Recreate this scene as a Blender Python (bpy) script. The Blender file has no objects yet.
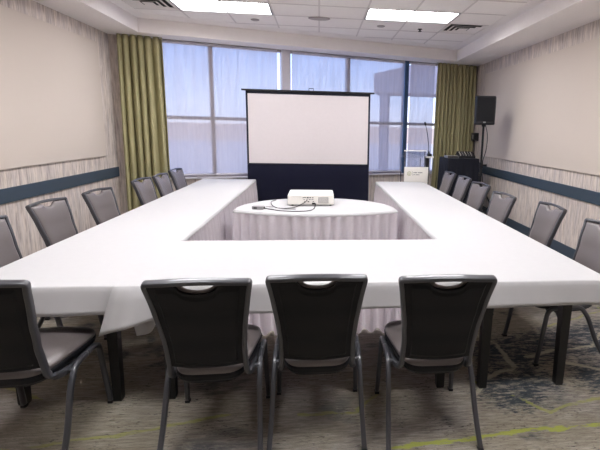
import bpy, bmesh, math, random
from mathutils import Vector, Matrix
random.seed(7)
SC = bpy.context.scene
COL = SC.collection
PI = math.pi

# ---------------------------------------------------------------- camera
cd = bpy.data.cameras.new('camera'); cam = bpy.data.objects.new('camera', cd); COL.objects.link(cam)
SC.camera = cam
ya, pi_, ro = 0.11332066, 0.17767089, 0.0219875
F, PX, PY = 453.5566, 369.617, 210.542
def RX(a): return Matrix(((1,0,0),(0,math.cos(a),-math.sin(a)),(0,math.sin(a),math.cos(a))))
def RZ(a): return Matrix(((math.cos(a),-math.sin(a),0),(math.sin(a),math.cos(a),0),(0,0,1)))
Rw = RZ(ro) @ RX(pi_) @ Matrix(((1,0,0),(0,0,-1),(0,1,0))) @ RZ(ya)
cx, cy, cz = Vector(Rw[0]), -Vector(Rw[1]), -Vector(Rw[2])
m = Matrix((cx, cy, cz)).transposed().to_4x4(); m.translation = (0, 0, 1.6)
cam.matrix_world = m
cd.sensor_fit = 'HORIZONTAL'; cd.sensor_width = 36; cd.lens = F/600*36
cd.shift_x = -(PX-300)/600; cd.shift_y = (PY-225)/600
cd.clip_start = .05; cd.clip_end = 300

# ---------------------------------------------------------------- view + world
vs = SC.view_settings
vs.view_transform = 'Standard'; vs.look = 'None'; vs.gamma = 1; vs.use_curve_mapping = False
vs.exposure = 0.5
LAMP = 18.5         # emission of the ceiling troffers
SKY = 2.1
sl = bpy.data.lights.new('outdoor_fill', 'SUN'); sl.energy = 3.2; sl.angle = .5; sl.color = (1, .95, .92)
so = bpy.data.objects.new('outdoor_fill', sl); COL.objects.link(so); so.rotation_euler = (math.radians(38), 0, math.radians(-12))   # added to brighten the ground outside, from behind the building, high
w = bpy.data.worlds.new('world'); SC.world = w; w.use_nodes = True
nt = w.node_tree; nt.nodes.clear()
wo = nt.nodes.new('ShaderNodeOutputWorld'); bg = nt.nodes.new('ShaderNodeBackground')
tc = nt.nodes.new('ShaderNodeTexCoord'); sx = nt.nodes.new('ShaderNodeSeparateXYZ'); rp = nt.nodes.new('ShaderNodeValToRGB')
nt.links.new(tc.outputs['Generated'], sx.inputs[0]); nt.links.new(sx.outputs['Z'], rp.inputs[0])
nt.links.new(rp.outputs[0], bg.inputs[0]); nt.links.new(bg.outputs[0], wo.inputs[0])
bg.inputs[1].default_value = SKY
el = rp.color_ramp.elements
el[0].position = 0.0; el[0].color = (.80, .76, .88, 1)
el[1].position = .22; el[1].color = (.26, .42, .92, 1)
e = el.new(.06); e.color = (.62, .68, .92, 1)

# ---------------------------------------------------------------- helpers
def srgb(r, g, b):
    f = lambda c: (c/255/12.92) if c/255 <= .04045 else ((c/255+.055)/1.055)**2.4
    return (f(r), f(g), f(b), 1)
MATS = {}
def mat(name, rgb, rough=.6, metal=0, noise=0, nscale=20, bump=0, bscale=60, stretch=(1,1,1), spec=.5, coat=0):
    """principled material with a little procedural variation in value and surface"""
    M = bpy.data.materials.new(name); M.use_nodes = True; MATS[name] = M
    t = M.node_tree; N = t.nodes; L = t.links
    p = N['Principled BSDF']; c = srgb(*rgb)
    p.inputs['Base Color'].default_value = c; p.inputs['Roughness'].default_value = rough
    p.inputs['Metallic'].default_value = metal; p.inputs['Specular IOR Level'].default_value = spec
    if coat: p.inputs['Coat Weight'].default_value = coat
    tcn = N.new('ShaderNodeTexCoord'); mp = N.new('ShaderNodeMapping'); mp.inputs['Scale'].default_value = stretch
    L.new(tcn.outputs['Object'], mp.inputs[0])
    nz = N.new('ShaderNodeTexNoise'); nz.inputs['Scale'].default_value = nscale; nz.inputs['Detail'].default_value = 3
    L.new(mp.outputs[0], nz.inputs['Vector'])
    mx = N.new('ShaderNodeMix'); mx.data_type = 'RGBA'
    k = max(noise, .03)
    mx.inputs[6].default_value = tuple(v*(1-k) for v in c[:3])+(1,); mx.inputs[7].default_value = tuple(min(1, v*(1+k)) for v in c[:3])+(1,)
    L.new(nz.outputs[0], mx.inputs[0]); L.new(mx.outputs[2], p.inputs['Base Color'])
    if bump:
        n2 = N.new('ShaderNodeTexNoise'); n2.inputs['Scale'].default_value = bscale; n2.inputs['Detail'].default_value = 4
        L.new(mp.outputs[0], n2.inputs['Vector'])
        b = N.new('ShaderNodeBump'); b.inputs['Strength'].default_value = bump; b.inputs['Distance'].default_value = .01
        L.new(n2.outputs[0], b.inputs['Height']); L.new(b.outputs[0], p.inputs['Normal'])
    return M
def emis(name, rgb, s):
    M = mat(name, rgb); p = M.node_tree.nodes['Principled BSDF']
    p.inputs['Emission Color'].default_value = srgb(*rgb); p.inputs['Emission Strength'].default_value = s
    return M

def link(name, me, material, parent=None, smooth=False):
    o = bpy.data.objects.new(name, me); COL.objects.link(o)
    if material: me.materials.append(material)
    if smooth:
        for p in me.polygons: p.use_smooth = True
    if parent: o.parent = parent
    return o
def ob(name, bm, material, parent=None, smooth=False, recalc=True):
    if recalc: bmesh.ops.recalc_face_normals(bm, faces=bm.faces)
    me = bpy.data.meshes.new(name); bm.to_mesh(me); bm.free()
    return link(name, me, material, parent, smooth)
def tag(o, label, cat, group=None, kind=None):
    o['label'] = label; o['category'] = cat
    if group: o['group'] = group
    if kind: o['kind'] = kind
    return o
def struct(name, bm, material, parent=None, label=None, smooth=False, recalc=True):
    o = ob(name, bm, material, parent, smooth, recalc)
    if not parent: o['kind'] = 'structure'
    if label: o['label'] = label
    return o
def empty(name, loc=(0,0,0), rz=0):
    o = bpy.data.objects.new(name, None); COL.objects.link(o); o.location = loc; o.rotation_euler = (0,0,rz)
    o.empty_display_size = .1
    return o
def box(bm, lo, hi, T=None, bev=0):
    b = bmesh.new()
    v = [b.verts.new((x, y, z)) for x in (lo[0], hi[0]) for y in (lo[1], hi[1]) for z in (lo[2], hi[2])]
    for f in ((0,1,3,2),(4,6,7,5),(0,4,5,1),(2,3,7,6),(0,2,6,4),(1,5,7,3)): b.faces.new([v[i] for i in f])
    if bev: bmesh.ops.bevel(b, geom=b.edges[:], offset=bev, segments=2, profile=.5, affect='EDGES')
    join(bm, b, T)
def join(bm, b, T=None):
    mp = {}
    for v in b.verts: mp[v] = bm.verts.new(T @ v.co if T else v.co)
    for f in b.faces:
        try: bm.faces.new([mp[v] for v in f.verts])
        except ValueError: pass
    b.free()
def prism(bm, pts, z0, z1, T=None):
    """vertical extrusion of a polygon given in xy"""
    b = bmesh.new(); A = [b.verts.new((x, y, z0)) for x, y in pts]; B = [b.verts.new((x, y, z1)) for x, y in pts]
    n = len(pts); b.faces.new(A[::-1]); b.faces.new(B)
    for i in range(n): b.faces.new((A[i], A[(i+1) % n], B[(i+1) % n], B[i]))
    join(bm, b, T)
def cyl(bm, a, b_, r0, r1=None, n=16, caps=True):
    a, b_ = Vector(a), Vector(b_); r1 = r0 if r1 is None else r1
    d = (b_-a).normalized(); u = d.orthogonal().normalized(); v = d.cross(u)
    A = [bm.verts.new(a+(u*math.cos(t)+v*math.sin(t))*r0) for t in [2*PI*i/n for i in range(n)]]
    B = [bm.verts.new(b_+(u*math.cos(t)+v*math.sin(t))*r1) for t in [2*PI*i/n for i in range(n)]]
    for i in range(n): bm.faces.new((A[i], A[(i+1) % n], B[(i+1) % n], B[i]))
    if caps: bm.faces.new(A[::-1]); bm.faces.new(B)
def smooth_path(pts, n=6, closed=False):
    """Catmull-Rom through points"""
    P = [Vector(p) for p in pts]; out = []
    N = len(P)
    for i in range(N if closed else N-1):
        if closed: p0, p1, p2, p3 = P[i-1], P[i], P[(i+1) % N], P[(i+2) % N]
        else: p0, p1, p2, p3 = P[max(i-1, 0)], P[i], P[i+1], P[min(i+2, N-1)]
        for k in range(n):
            t = k/n
            out.append(.5*((2*p1)+(-p0+p2)*t+(2*p0-5*p1+4*p2-p3)*t*t+(-p0+3*p1-3*p2+p3)*t**3))
    if not closed: out.append(P[-1])
    return out
def sweep(bm, path, w, d, side=None, n=10, closed=False, power=3.0):
    """sweep a rounded rectangle (w across, d along `side` direction) along path; side(i, p) -> Vector depth direction"""
    rings = []; N = len(path)
    for i, p in enumerate(path):
        if closed: t = (path[(i+1) % N]-path[i-1]).normalized()
        else: t = (path[min(i+1, N-1)]-path[max(i-1, 0)]).normalized()
        s = side(i, p) if callable(side) else (side or Vector((0, 0, 1)))
        s = (s-t*s.dot(t)); s = s.normalized() if s.length > 1e-5 else t.orthogonal().normalized()
        b = t.cross(s)
        ring = []
        for k in range(n):
            a = 2*PI*(k+.5)/n; c, q = math.cos(a), math.sin(a)
            c = math.copysign(abs(c)**(2/power), c); q = math.copysign(abs(q)**(2/power), q)
            ring.append(bm.verts.new(p+b*c*w/2+s*q*d/2))
        rings.append(ring)
    for i in range(N if closed else N-1):
        A, B = rings[i], rings[(i+1) % N]
        for k in range(n): bm.faces.new((A[k], A[(k+1) % n], B[(k+1) % n], B[k]))
    if not closed: bm.faces.new(rings[0][::-1]); bm.faces.new(rings[-1])
def tube(bm, pts, r, n=8, sm=6): sweep(bm, smooth_path(pts, sm) if sm else [Vector(p) for p in pts], 2*r, 2*r, Vector((.13, .21, .97)), n, power=2)
def loft(bm, rings, cap=True):
    R = [[bm.verts.new(p) for p in r] for r in rings]; n = len(R[0])
    for A, B in zip(R, R[1:]):
        for k in range(n): bm.faces.new((A[k], A[(k+1) % n], B[(k+1) % n], B[k]))
    if cap: bm.faces.new(R[0][::-1]); bm.faces.new(R[-1])
def slab_grid(bm, front, back, nu, nv):
    """closed shell between two surfaces given as f(u, v) with u, v in 0..1"""
    A = [[bm.verts.new(front(i/nu, j/nv)) for i in range(nu+1)] for j in range(nv+1)]
    B = [[bm.verts.new(back(i/nu, j/nv)) for i in range(nu+1)] for j in range(nv+1)]
    for j in range(nv):
        for i in range(nu):
            bm.faces.new((A[j][i], A[j][i+1], A[j+1][i+1], A[j+1][i])); bm.faces.new((B[j][i], B[j+1][i], B[j+1][i+1], B[j][i+1]))
    for j in range(nv):
        bm.faces.new((A[j][0], A[j+1][0], B[j+1][0], B[j][0])); bm.faces.new((A[j][nu], B[j][nu], B[j+1][nu], A[j+1][nu]))
    for i in range(nu):
        bm.faces.new((A[0][i], B[0][i], B[0][i+1], A[0][i+1])); bm.faces.new((A[nv][i], A[nv][i+1], B[nv][i+1], B[nv][i]))

# ---------------------------------------------------------------- materials
CEIL = mat('ceiling_tile', (249, 244, 242), .9, bump=.15, bscale=120)
DRY = mat('drywall_paint', (248, 242, 240), .85)
GRID = mat('ceiling_grid_metal', (222, 215, 214), .6)
PANEL = mat('fabric_wall_panel', (212, 200, 190), .95, noise=.03, nscale=300, bump=.1, bscale=500)
RAIL = mat('blue_grey_paint', (62, 76, 90), .5)
CLOTH = mat('white_tablecloth', (192, 191, 193), .9, bump=.05, bscale=400)
SKIRT = mat('white_skirting', (248, 241, 247), .9, bump=.05, bscale=400)
VINYL = mat('taupe_vinyl', (104, 97, 97), .28, spec=.8, noise=.05, nscale=200, bump=.12, bscale=350)
FRAME = mat('grey_powder_coat', (70, 71, 77), .3, metal=.25, spec=.7, coat=.5)
SHELL = mat('charcoal_plastic', (17, 18, 23), .5, bump=.08, bscale=500, spec=.3)
BLACK = mat('black_metal', (16, 16, 18), .45)
BLACKP = mat('black_plastic', (18, 18, 24), .5, bump=.1, bscale=300)
NAVYC = mat('black_table_drape', (22, 24, 36), .95)
WHITEP = mat('white_plastic', (236, 232, 226), .45)
GREYP = mat('grey_plastic', (150, 148, 150), .5)
DARKSLOT = mat('dark_slot', (34, 32, 34), .8)
SCREENW = mat('matte_screen_white', (216, 208, 210), .95)
LIGHTG = mat('concrete_pale', (208, 184, 166), .9, noise=.1, nscale=2)
WOODB = mat('table_underside', (70, 60, 52), .7)
STUCCO = mat('outdoor_stucco', (138, 130, 138), .9)
BLUEM = mat('grey_aluminium', (176, 168, 168), .45, metal=.3)
PIER = mat('pale_pier', (205, 200, 206), .8)
OLIVE = mat('olive_ink', (150, 155, 80), .6)
INK = mat('grey_ink', (90, 88, 95), .6)
SILV = mat('silver_metal', (170, 170, 172), .35, metal=.6)

def translucent(M, k):
    t = M.node_tree; N = t.nodes; L = t.links; p = N['Principled BSDF']; out = N['Material Output']
    tl = N.new('ShaderNodeBsdfTranslucent'); mx = N.new('ShaderNodeMixShader'); mx.inputs[0].default_value = k
    L.new(p.inputs['Base Color'].links[0].from_socket, tl.inputs[0])
    L.new(p.outputs[0], mx.inputs[1]); L.new(tl.outputs[0], mx.inputs[2]); L.new(mx.outputs[0], out.inputs[0])
translucent(SKIRT, .42)
def wallpaper():
    M = mat('streaked_wallpaper', (206, 197, 188), .8); t = M.node_tree; N = t.nodes; L = t.links; p = N['Principled BSDF']
    tcn = N.new('ShaderNodeTexCoord')
    def ns(sc, scale, det=6):
        mp = N.new('ShaderNodeMapping'); mp.inputs['Scale'].default_value = sc; L.new(tcn.outputs['Object'], mp.inputs[0])
        n = N.new('ShaderNodeTexNoise'); n.inputs['Scale'].default_value = scale; n.inputs['Detail'].default_value = det
        n.inputs['Roughness'].default_value = .65
        L.new(mp.outputs[0], n.inputs['Vector']); return n
    a = ns((1, 1, .09), 45); b = ns((1, 1, .16), 14)
    r1 = N.new('ShaderNodeValToRGB'); r1.color_ramp.elements[0].position = .36; r1.color_ramp.elements[1].position = .62
    r1.color_ramp.elements[0].color = srgb(186, 175, 168); r1.color_ramp.elements[1].color = srgb(238, 231, 226)
    e = r1.color_ramp.elements.new(.47); e.color = srgb(220, 211, 205)
    L.new(a.outputs[0], r1.inputs[0])
    r2 = N.new('ShaderNodeValToRGB'); r2.color_ramp.elements[0].position = .35; r2.color_ramp.elements[1].position = .65
    r2.color_ramp.elements[0].color = srgb(222, 218, 220); r2.color_ramp.elements[1].color = srgb(255, 250, 244)
    L.new(b.outputs[0], r2.inputs[0])
    mx = N.new('ShaderNodeMix'); mx.data_type = 'RGBA'; mx.blend_type = 'MULTIPLY'; mx.inputs[0].default_value = 1
    L.new(r1.outputs[0], mx.inputs[6]); L.new(r2.outputs[0], mx.inputs[7]); L.new(mx.outputs[2], p.inputs['Base Color'])
    return M
PAPER = wallpaper()

def curtain_mat():
    M = mat('olive_curtain', (166, 159, 120), .75, noise=.06, nscale=8, bump=.1, bscale=400, stretch=(1, 1, .2))
    return M
CURT = curtain_mat()

def shade_mat():
    M = bpy.data.materials.new('sheer_shade'); M.use_nodes = True; t = M.node_tree; N = t.nodes; L = t.links; N.clear()
    out = N.new('ShaderNodeOutputMaterial'); mix = N.new('ShaderNodeMixShader'); mix2 = N.new('ShaderNodeMixShader')
    tr = N.new('ShaderNodeBsdfTransparent'); tr.inputs[0].default_value = (.93, .94, 1, 1)
    di = N.new('ShaderNodeBsdfDiffuse'); tl = N.new('ShaderNodeBsdfTranslucent')
    di.inputs[0].default_value = srgb(186, 178, 180); tl.inputs[0].default_value = srgb(176, 164, 160)
    L.new(di.outputs[0], mix2.inputs[1]); L.new(tl.outputs[0], mix2.inputs[2]); mix2.inputs[0].default_value = .5
    tcn = N.new('ShaderNodeTexCoord'); mp = N.new('ShaderNodeMapping'); mp.inputs['Scale'].default_value = (1, 1, .06)
    nz = N.new('ShaderNodeTexNoise'); nz.inputs['Scale'].default_value = 26; nz.inputs['Detail'].default_value = 2
    L.new(tcn.outputs['Object'], mp.inputs[0]); L.new(mp.outputs[0], nz.inputs[0])
    mr = N.new('ShaderNodeMapRange'); mr.inputs[1].default_value = .35; mr.inputs[2].default_value = .65
    mr.inputs[3].default_value = .66; mr.inputs[4].default_value = .76
    L.new(nz.outputs[0], mr.inputs[0]); L.new(mr.outputs[0], mix.inputs[0])
    L.new(tr.outputs[0], mix.inputs[1]); L.new(mix2.outputs[0], mix.inputs[2]); L.new(mix.outputs[0], out.inputs[0])
    return M
SHADE = shade_mat()

def clear_mat(name, col, k, rough=.02):
    """thin clear sheet: mostly transparent with a glossy coat"""
    M = bpy.data.materials.new(name); M.use_nodes = True; t = M.node_tree; N = t.nodes; L = t.links; N.clear()
    out = N.new('ShaderNodeOutputMaterial'); mix = N.new('ShaderNodeMixShader'); tr = N.new('ShaderNodeBsdfTransparent'); gl = N.new('ShaderNodeBsdfGlossy')
    tr.inputs[0].default_value = col; gl.inputs['Roughness'].default_value = rough; mix.inputs[0].default_value = k
    L.new(tr.outputs[0], mix.inputs[1]); L.new(gl.outputs[0], mix.inputs[2]); L.new(mix.outputs[0], out.inputs[0])
    return M
GLASS = clear_mat('window_glass', (.9, .95, .97, 1), .05)
ACRYL = clear_mat('clear_acrylic', (.93, .95, .98, 1), .14)
def dark_sheer():
    M = bpy.data.materials.new('black_screen_fabric'); M.use_nodes = True; t = M.node_tree; N = t.nodes; L = t.links; N.clear()
    out = N.new('ShaderNodeOutputMaterial'); mix = N.new('ShaderNodeMixShader'); tr = N.new('ShaderNodeBsdfTransparent'); di = N.new('ShaderNodeBsdfDiffuse')
    di.inputs[0].default_value = srgb(34, 35, 50); mix.inputs[0].default_value = .93
    L.new(tr.outputs[0], mix.inputs[1]); L.new(di.outputs[0], mix.inputs[2]); L.new(mix.outputs[0], out.inputs[0])
    return M
BLKFAB = dark_sheer()

def carpet():
    M = mat('patterned_carpet', (120, 112, 102), .95); t = M.node_tree; N = t.nodes; L = t.links; p = N['Principled BSDF']
    tcn = N.new('ShaderNodeTexCoord')
    def noise(scale, sc=(1, 1, 1), det=5, rough=.6):
        mp = N.new('ShaderNodeMapping'); mp.inputs['Scale'].default_value = sc; L.new(tcn.outputs['Object'], mp.inputs[0])
        n = N.new('ShaderNodeTexNoise'); n.inputs['Scale'].default_value = scale; n.inputs['Detail'].default_value = det
        n.inputs['Roughness'].default_value = rough
        L.new(mp.outputs[0], n.inputs['Vector']); return n
    def ramp(src, stops):
        r = N.new('ShaderNodeValToRGB'); E = r.color_ramp.elements
        E[0].position, E[0].color = stops[0]; E[1].position, E[1].color = stops[-1]
        for q, c in stops[1:-1]: e = E.new(q); e.color = c
        L.new(src, r.inputs[0]); return r.outputs[0]
    def mixc(fac, a, b):
        x = N.new('ShaderNodeMix'); x.data_type = 'RGBA'
        if hasattr(fac, 'is_linked'): L.new(fac, x.inputs[0])
        else: x.inputs[0].default_value = fac
        for s, v in ((6, a), (7, b)):
            if hasattr(v, 'is_linked'): L.new(v, x.inputs[s])
            else: x.inputs[s].default_value = v
        return x.outputs[2]
    def mth(op, a, b=None, c=None, clamp=False):
        x = N.new('ShaderNodeMath'); x.operation = op; x.use_clamp = clamp
        for i, v in enumerate((a, b, c)):
            if v is None: continue
            if hasattr(v, 'is_linked'): L.new(v, x.inputs[i])
            else: x.inputs[i].default_value = v
        return x.outputs[0]
    # streaky ground colour
    a = noise(34, (.22, 1.9, 1), 8, .8)
    base = ramp(a.outputs[0], [(.3, srgb(92, 85, 82)), (.5, srgb(146, 139, 132)), (.68, srgb(184, 178, 171))])
    fine = noise(60, (.45, 1.5, 1), 3, .7)
    big = noise(1.1, (1, 1, 1), 2)
    # warm and cool regions
    warm = ramp(big.outputs[0], [(.42, (0, 0, 0, 1)), (.58, (1, 1, 1, 1))])
    base = mixc(mth('MULTIPLY', warm, .22), base, srgb(150, 140, 96))
    # dark teal patches, broken up by streaks
    pn = noise(1.6, (.8, 1.2, 1), 3, .6); pn.inputs['Distortion'].default_value = .6
    pm = ramp(pn.outputs[0], [(.56, (0, 0, 0, 1)), (.63, (1, 1, 1, 1))])
    brk = ramp(noise(16, (.5, 1.6, 1), 6, .8).outputs[0], [(.40, (0, 0, 0, 1)), (.52, (1, 1, 1, 1))])
    # distorted position for line work
    dn = noise(3.0, (1, 1, 1), 2); sub = N.new('ShaderNodeVectorMath'); sub.operation = 'SUBTRACT'; sub.inputs[1].default_value = (.5, .5, .5)
    L.new(dn.outputs[1], sub.inputs[0]); scv = N.new('ShaderNodeVectorMath'); scv.operation = 'SCALE'; scv.inputs['Scale'].default_value = .12
    L.new(sub.outputs[0], scv.inputs[0]); addv = N.new('ShaderNodeVectorMath'); addv.operation = 'ADD'
    L.new(tcn.outputs['Object'], addv.inputs[0]); L.new(scv.outputs[0], addv.inputs[1])
    dn2 = noise(40, (.5, 1.5, 1), 3)
    def seg(ax, ay, bx, by):
        s = N.new('ShaderNodeVectorMath'); s.operation = 'SUBTRACT'; L.new(addv.outputs[0], s.inputs[0]); s.inputs[1].default_value = (ax, ay, 0)
        dx, dy = bx-ax, by-ay; l2 = dx*dx+dy*dy
        d = N.new('ShaderNodeVectorMath'); d.operation = 'DOT_PRODUCT'; L.new(s.outputs[0], d.inputs[0]); d.inputs[1].default_value = (dx/l2, dy/l2, 0)
        tt = mth('MINIMUM', mth('MAXIMUM', d.outputs['Value'], 0.0), 1.0)
        q = N.new('ShaderNodeVectorMath'); q.operation = 'SCALE'; q.inputs[0].default_value = (dx, dy, 0); L.new(tt, q.inputs['Scale'])
        r = N.new('ShaderNodeVectorMath'); r.operation = 'SUBTRACT'; L.new(s.outputs[0], r.inputs[0]); L.new(q.outputs[0], r.inputs[1])
        g = N.new('ShaderNodeVectorMath'); g.operation = 'LENGTH'; L.new(r.outputs[0], g.inputs[0]); return g.outputs['Value']
    def polys(lines, wdt):
        D = None
        for ln in lines:
            for (x0, y0), (x1, y1) in zip(ln, ln[1:]):
                d = seg(x0, y0, x1, y1); D = d if D is None else mth('MINIMUM', D, d)
        thr = mth('MULTIPLY', dn2.outputs[0], wdt*2)
        return mth('MULTIPLY', mth('SUBTRACT', thr, D), 1/(.35*wdt), clamp=True)
    blob = seg(1.22, 2.5, 1.34, 2.62); blob2 = seg(1.3, 2.95, 2.7, 3.3); blob3 = seg(1.9, 2.6, 2.9, 2.55)
    bl = mth('MINIMUM', mth('MINIMUM', blob, blob2), blob3)
    bm_ = mth('MULTIPLY', mth('SUBTRACT', mth('MULTIPLY', dn2.outputs[0], .56), bl), 9, clamp=True)
    pm = mth('MAXIMUM', mth('MULTIPLY', pm, .8), bm_)
    base = mixc(mth('MULTIPLY', mth('MULTIPLY', pm, brk), .9), base, srgb(40, 52, 64))
    fl = ramp(fine.outputs[0], [(.57, (0, 0, 0, 1)), (.63, (1, 1, 1, 1))])
    cl = ramp(noise(5, (1, 1, 1), 2).outputs[0], [(.45, (.15, .15, .15, 1)), (.62, (1, 1, 1, 1))])
    base = mixc(mth('MULTIPLY', mth('MULTIPLY', fl, cl), .9), base, srgb(48, 44, 46))
    cream = polys([[(.95, 2.45), (1.08, 2.62), (1.32, 2.78), (1.36, 3.1), (1.1, 3.5)], [(1.75, 2.78), (2.0, 2.66), (2.4, 2.6)], [(1.5, 2.9), (2.1, 3.05), (2.5, 3.4)]], .022)
    base = mixc(mth('MULTIPLY', cream, .6), base, srgb(186, 180, 158))
    g1 = polys([[(2.1, 2.12), (1.55, 2.12), (.85, 2.09), (.4, 2.04), (.0, 1.9)]], .021)
    green = polys([[(1.85, 2.42), (1.52, 2.31), (1.33, 2.24), (1.24, 2.42), (1.02, 2.6)],
                   [(-.2, 2.5), (-.55, 2.36), (-.84, 2.28), (-1.07, 2.23), (-1.5, 2.19), (-2.2, 2.3)], [(-.1, 2.35), (.2, 2.33), (.35, 2.5)], [(-1.6, 2.6), (-2.2, 2.9), (-2.7, 2.7)],
                   [(.3, -1), (1.4, .4), (2.4, .9)], [(-2.6, .3), (-1.2, .9), (-.3, .2)], [(1.9, 3.4), (2.6, 3.7), (2.7, 4.6)], [(-2.7, 4.2), (-2.2, 4.8), (-2.5, 5.6)]], .017)
    base = mixc(mth('MULTIPLY', mth('MULTIPLY', green, mth('ADD', mth('MULTIPLY', brk, .5), .3)), .7), base, srgb(160, 164, 78))
    base = mixc(mth('MULTIPLY', g1, .85), base, srgb(166, 172, 74))
    L.new(base, p.inputs['Base Color'])
    b = N.new('ShaderNodeBump'); b.inputs['Strength'].default_value = .4; b.inputs['Distance'].default_value = .01
    L.new(noise(160, (1, 1, 1), 2).outputs[0], b.inputs['Height']); L.new(b.outputs[0], p.inputs['Normal'])
    p.inputs['Specular IOR Level'].default_value = .1
    return M
CARPET = carpet()

# ---------------------------------------------------------------- room shell
XL, XR, YB = -3.1, 3.2, -2.6
SK = math.radians(17.08); U = Vector((math.cos(SK), math.sin(SK), 0)); NN = Vector((-math.sin(SK), math.cos(SK), 0))
W0 = Vector((XL, 7.44, 0)); WL = (XR-XL)/math.cos(SK)
TW = Matrix.Translation(W0) @ Matrix.Rotation(SK, 4, 'Z')      # window wall frame: x along the wall, y outwards
def sX(x): return (x-XL)/math.cos(SK)
YR = 7.44+(XR-XL)*math.tan(SK)
ZS, ZC = 2.9, 3.1
T_ = .15
def wy(x): return 7.44+(x-XL)*math.tan(SK)

bm = bmesh.new(); prism(bm, [(XL-T_, YB-T_), (XR+T_, YB-T_), (XR+T_, wy(XR+T_)+.15), (XL-T_, wy(XL-T_)+.15)], -.1, 0); struct('floor', bm, CARPET)
bm = bmesh.new(); box(bm, (XL-T_, YB-T_, 0), (XL, 7.44, ZC+.2)); struct('wall_left', bm, PAPER)
bm = bmesh.new(); box(bm, (XR, YB-T_, 0), (XR+T_, YR, ZC+.2)); struct('wall_right', bm, PAPER)
bm = bmesh.new(); box(bm, (XL, YB-T_, 0), (XR, YB, ZC+.2)); struct('wall_back', bm, PAPER)
s0, s1 = sX(-2.62), sX(2.62)
bm = bmesh.new()
box(bm, (-.2, 0, 0), (s0, .2, ZC+.2), TW); box(bm, (s1, 0, 0), (WL+.2, .2, ZC+.2), TW)
box(bm, (s0, 0, 0), (s1, .2, .735), TW); box(bm, (s0, 0, ZS), (s1, .2, ZC+.2), TW)
struct('wall_front', bm, PAPER)
# tiled ceiling plane and the lower soffit ring round it
bm = bmesh.new(); prism(bm, [(XL-T_, YB-T_), (XR+T_, YB-T_), (XR+T_, wy(XR+T_)+.15), (XL-T_, wy(XL-T_)+.15)], ZC+.12, ZC+.2); struct('ceiling', bm, DRY)
cyf = lambda x: 7.95+.294*x
CO = [(-2.585, -2.1), (2.585, -2.1), (2.585, cyf(2.585)), (-2.585, cyf(-2.585))]
CI = [(-2.42, -1.9), (2.42, -1.9), (2.42, 7.64+.31*2.42), (-2.42, 7.64-.31*2.42)]
RO = [(XL, YB), (XR, YB), (XR, YR), (XL, 7.44)]
def ring(outer, inner, z0, z1):
    bm = bmesh.new()
    for i in range(4):
        j = (i+1) % 4; prism(bm, [outer[i], outer[j], inner[j], inner[i]], z0, z1)
    return bm
struct('trim_1', ring(RO, CO, ZS, ZC), DRY, label='painted soffit dropping below the tiled ceiling round the room')
struct('trim_2', ring(CO, CI, ZC-.006, ZC+.02), DRY, label='painted border strip between soffit and ceiling tiles')
# troffers occupy whole tiles; tiles elsewhere
TX = [(-1.83, -.61), (.61, 1.83)]; TYS = [6.04, 3.6, 1.16]
DIFF = [(-2.42, 6.04, -1.83, 6.65), (1.83, 6.65, 2.42, 7.26)]
bm = bmesh.new()
def hole(x0, y0, x1, y1):
    for ty in TYS:
        for a, b in TX:
            if a-.01 < x0 and x1 < b+.01 and abs(y0-ty) < .05: return True
    for q in DIFF:
        if x0 > q[0]-.25 and x1 < q[2]+.25 and abs(y0-q[1]) < .05 and abs((x0+x1)/2-(q[0]+q[2])/2) < .2: return True
    return False
yy = 6.04-13*.61
while yy < 8.5:
    for k in range(-4, 4):
        x0, x1 = max(k*.61, -2.43), min((k+1)*.61, 2.43)
        if not hole(x0, yy, x1, yy+.61): box(bm, (x0, max(yy, -1.95), ZC), (x1, min(yy+.61, 8.5), ZC+.015))
    yy += .61
struct('trim_3', bm, CEIL, label='white acoustic ceiling tiles in a square grid')
bm = bmesh.new()
for k in range(-3, 4): box(bm, (k*.61-.011, -1.9, ZC-.004), (k*.61+.011, 7.64+.31*k*.61, ZC+.001))
yy = 6.04-13*.61
while yy < 8.4:
    xs = -2.42 if yy < 6.9 else (yy-7.64)/.31
    box(bm, (xs, yy-.011, ZC-.005), (2.42, yy+.011, ZC+.001)); yy += .61
struct('trim_4', bm, GRID, label='thin metal grid holding the ceiling tiles')

# rails, panels, baseboards
for nm, x0, x1, ye in (('trim_5', XL, XL+.022, 7.42), ('trim_6', XR-.022, XR, 9.33)):
    bm = bmesh.new(); box(bm, (x0, YB, .797), (x1, ye, .943), bev=.004); struct(nm, bm, RAIL, label='blue-grey chair rail along the side wall')
for nm, a, b in (('baseboard_left', (XL, YB, 0), (XL+.015, 7.42, .17)), ('baseboard_right', (XR-.015, YB, 0), (XR, 9.33, .17))):
    bm = bmesh.new(); box(bm, a, b, bev=.003); struct(nm, bm, RAIL)
bm = bmesh.new(); box(bm, (XL+.03, YB, 0), (XR-.03, YB+.015, .17)); struct('baseboard_back', bm, RAIL)
bm = bmesh.new(); box(bm, (.05, -.015, 0), (WL-.1, 0, .17), TW); struct('baseboard_front', bm, RAIL)
bm = bmesh.new(); box(bm, (XL, -1.6, 1.13), (XL+.025, 7.02, 2.715), bev=.006)
tag(ob('wall_panel', bm, PANEL), 'large beige fabric panel on the left wall above the blue-grey rail', 'wall panel', 'beige fabric wall panels')
bm = bmesh.new(); box(bm, (XR-.025, -1.6, 1.13), (XR, 8.75, 2.69), bev=.006)
tag(ob('wall_panel', bm, PANEL), 'large beige fabric panel on the right wall behind the loudspeaker', 'wall panel', 'beige fabric wall panels')

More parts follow.
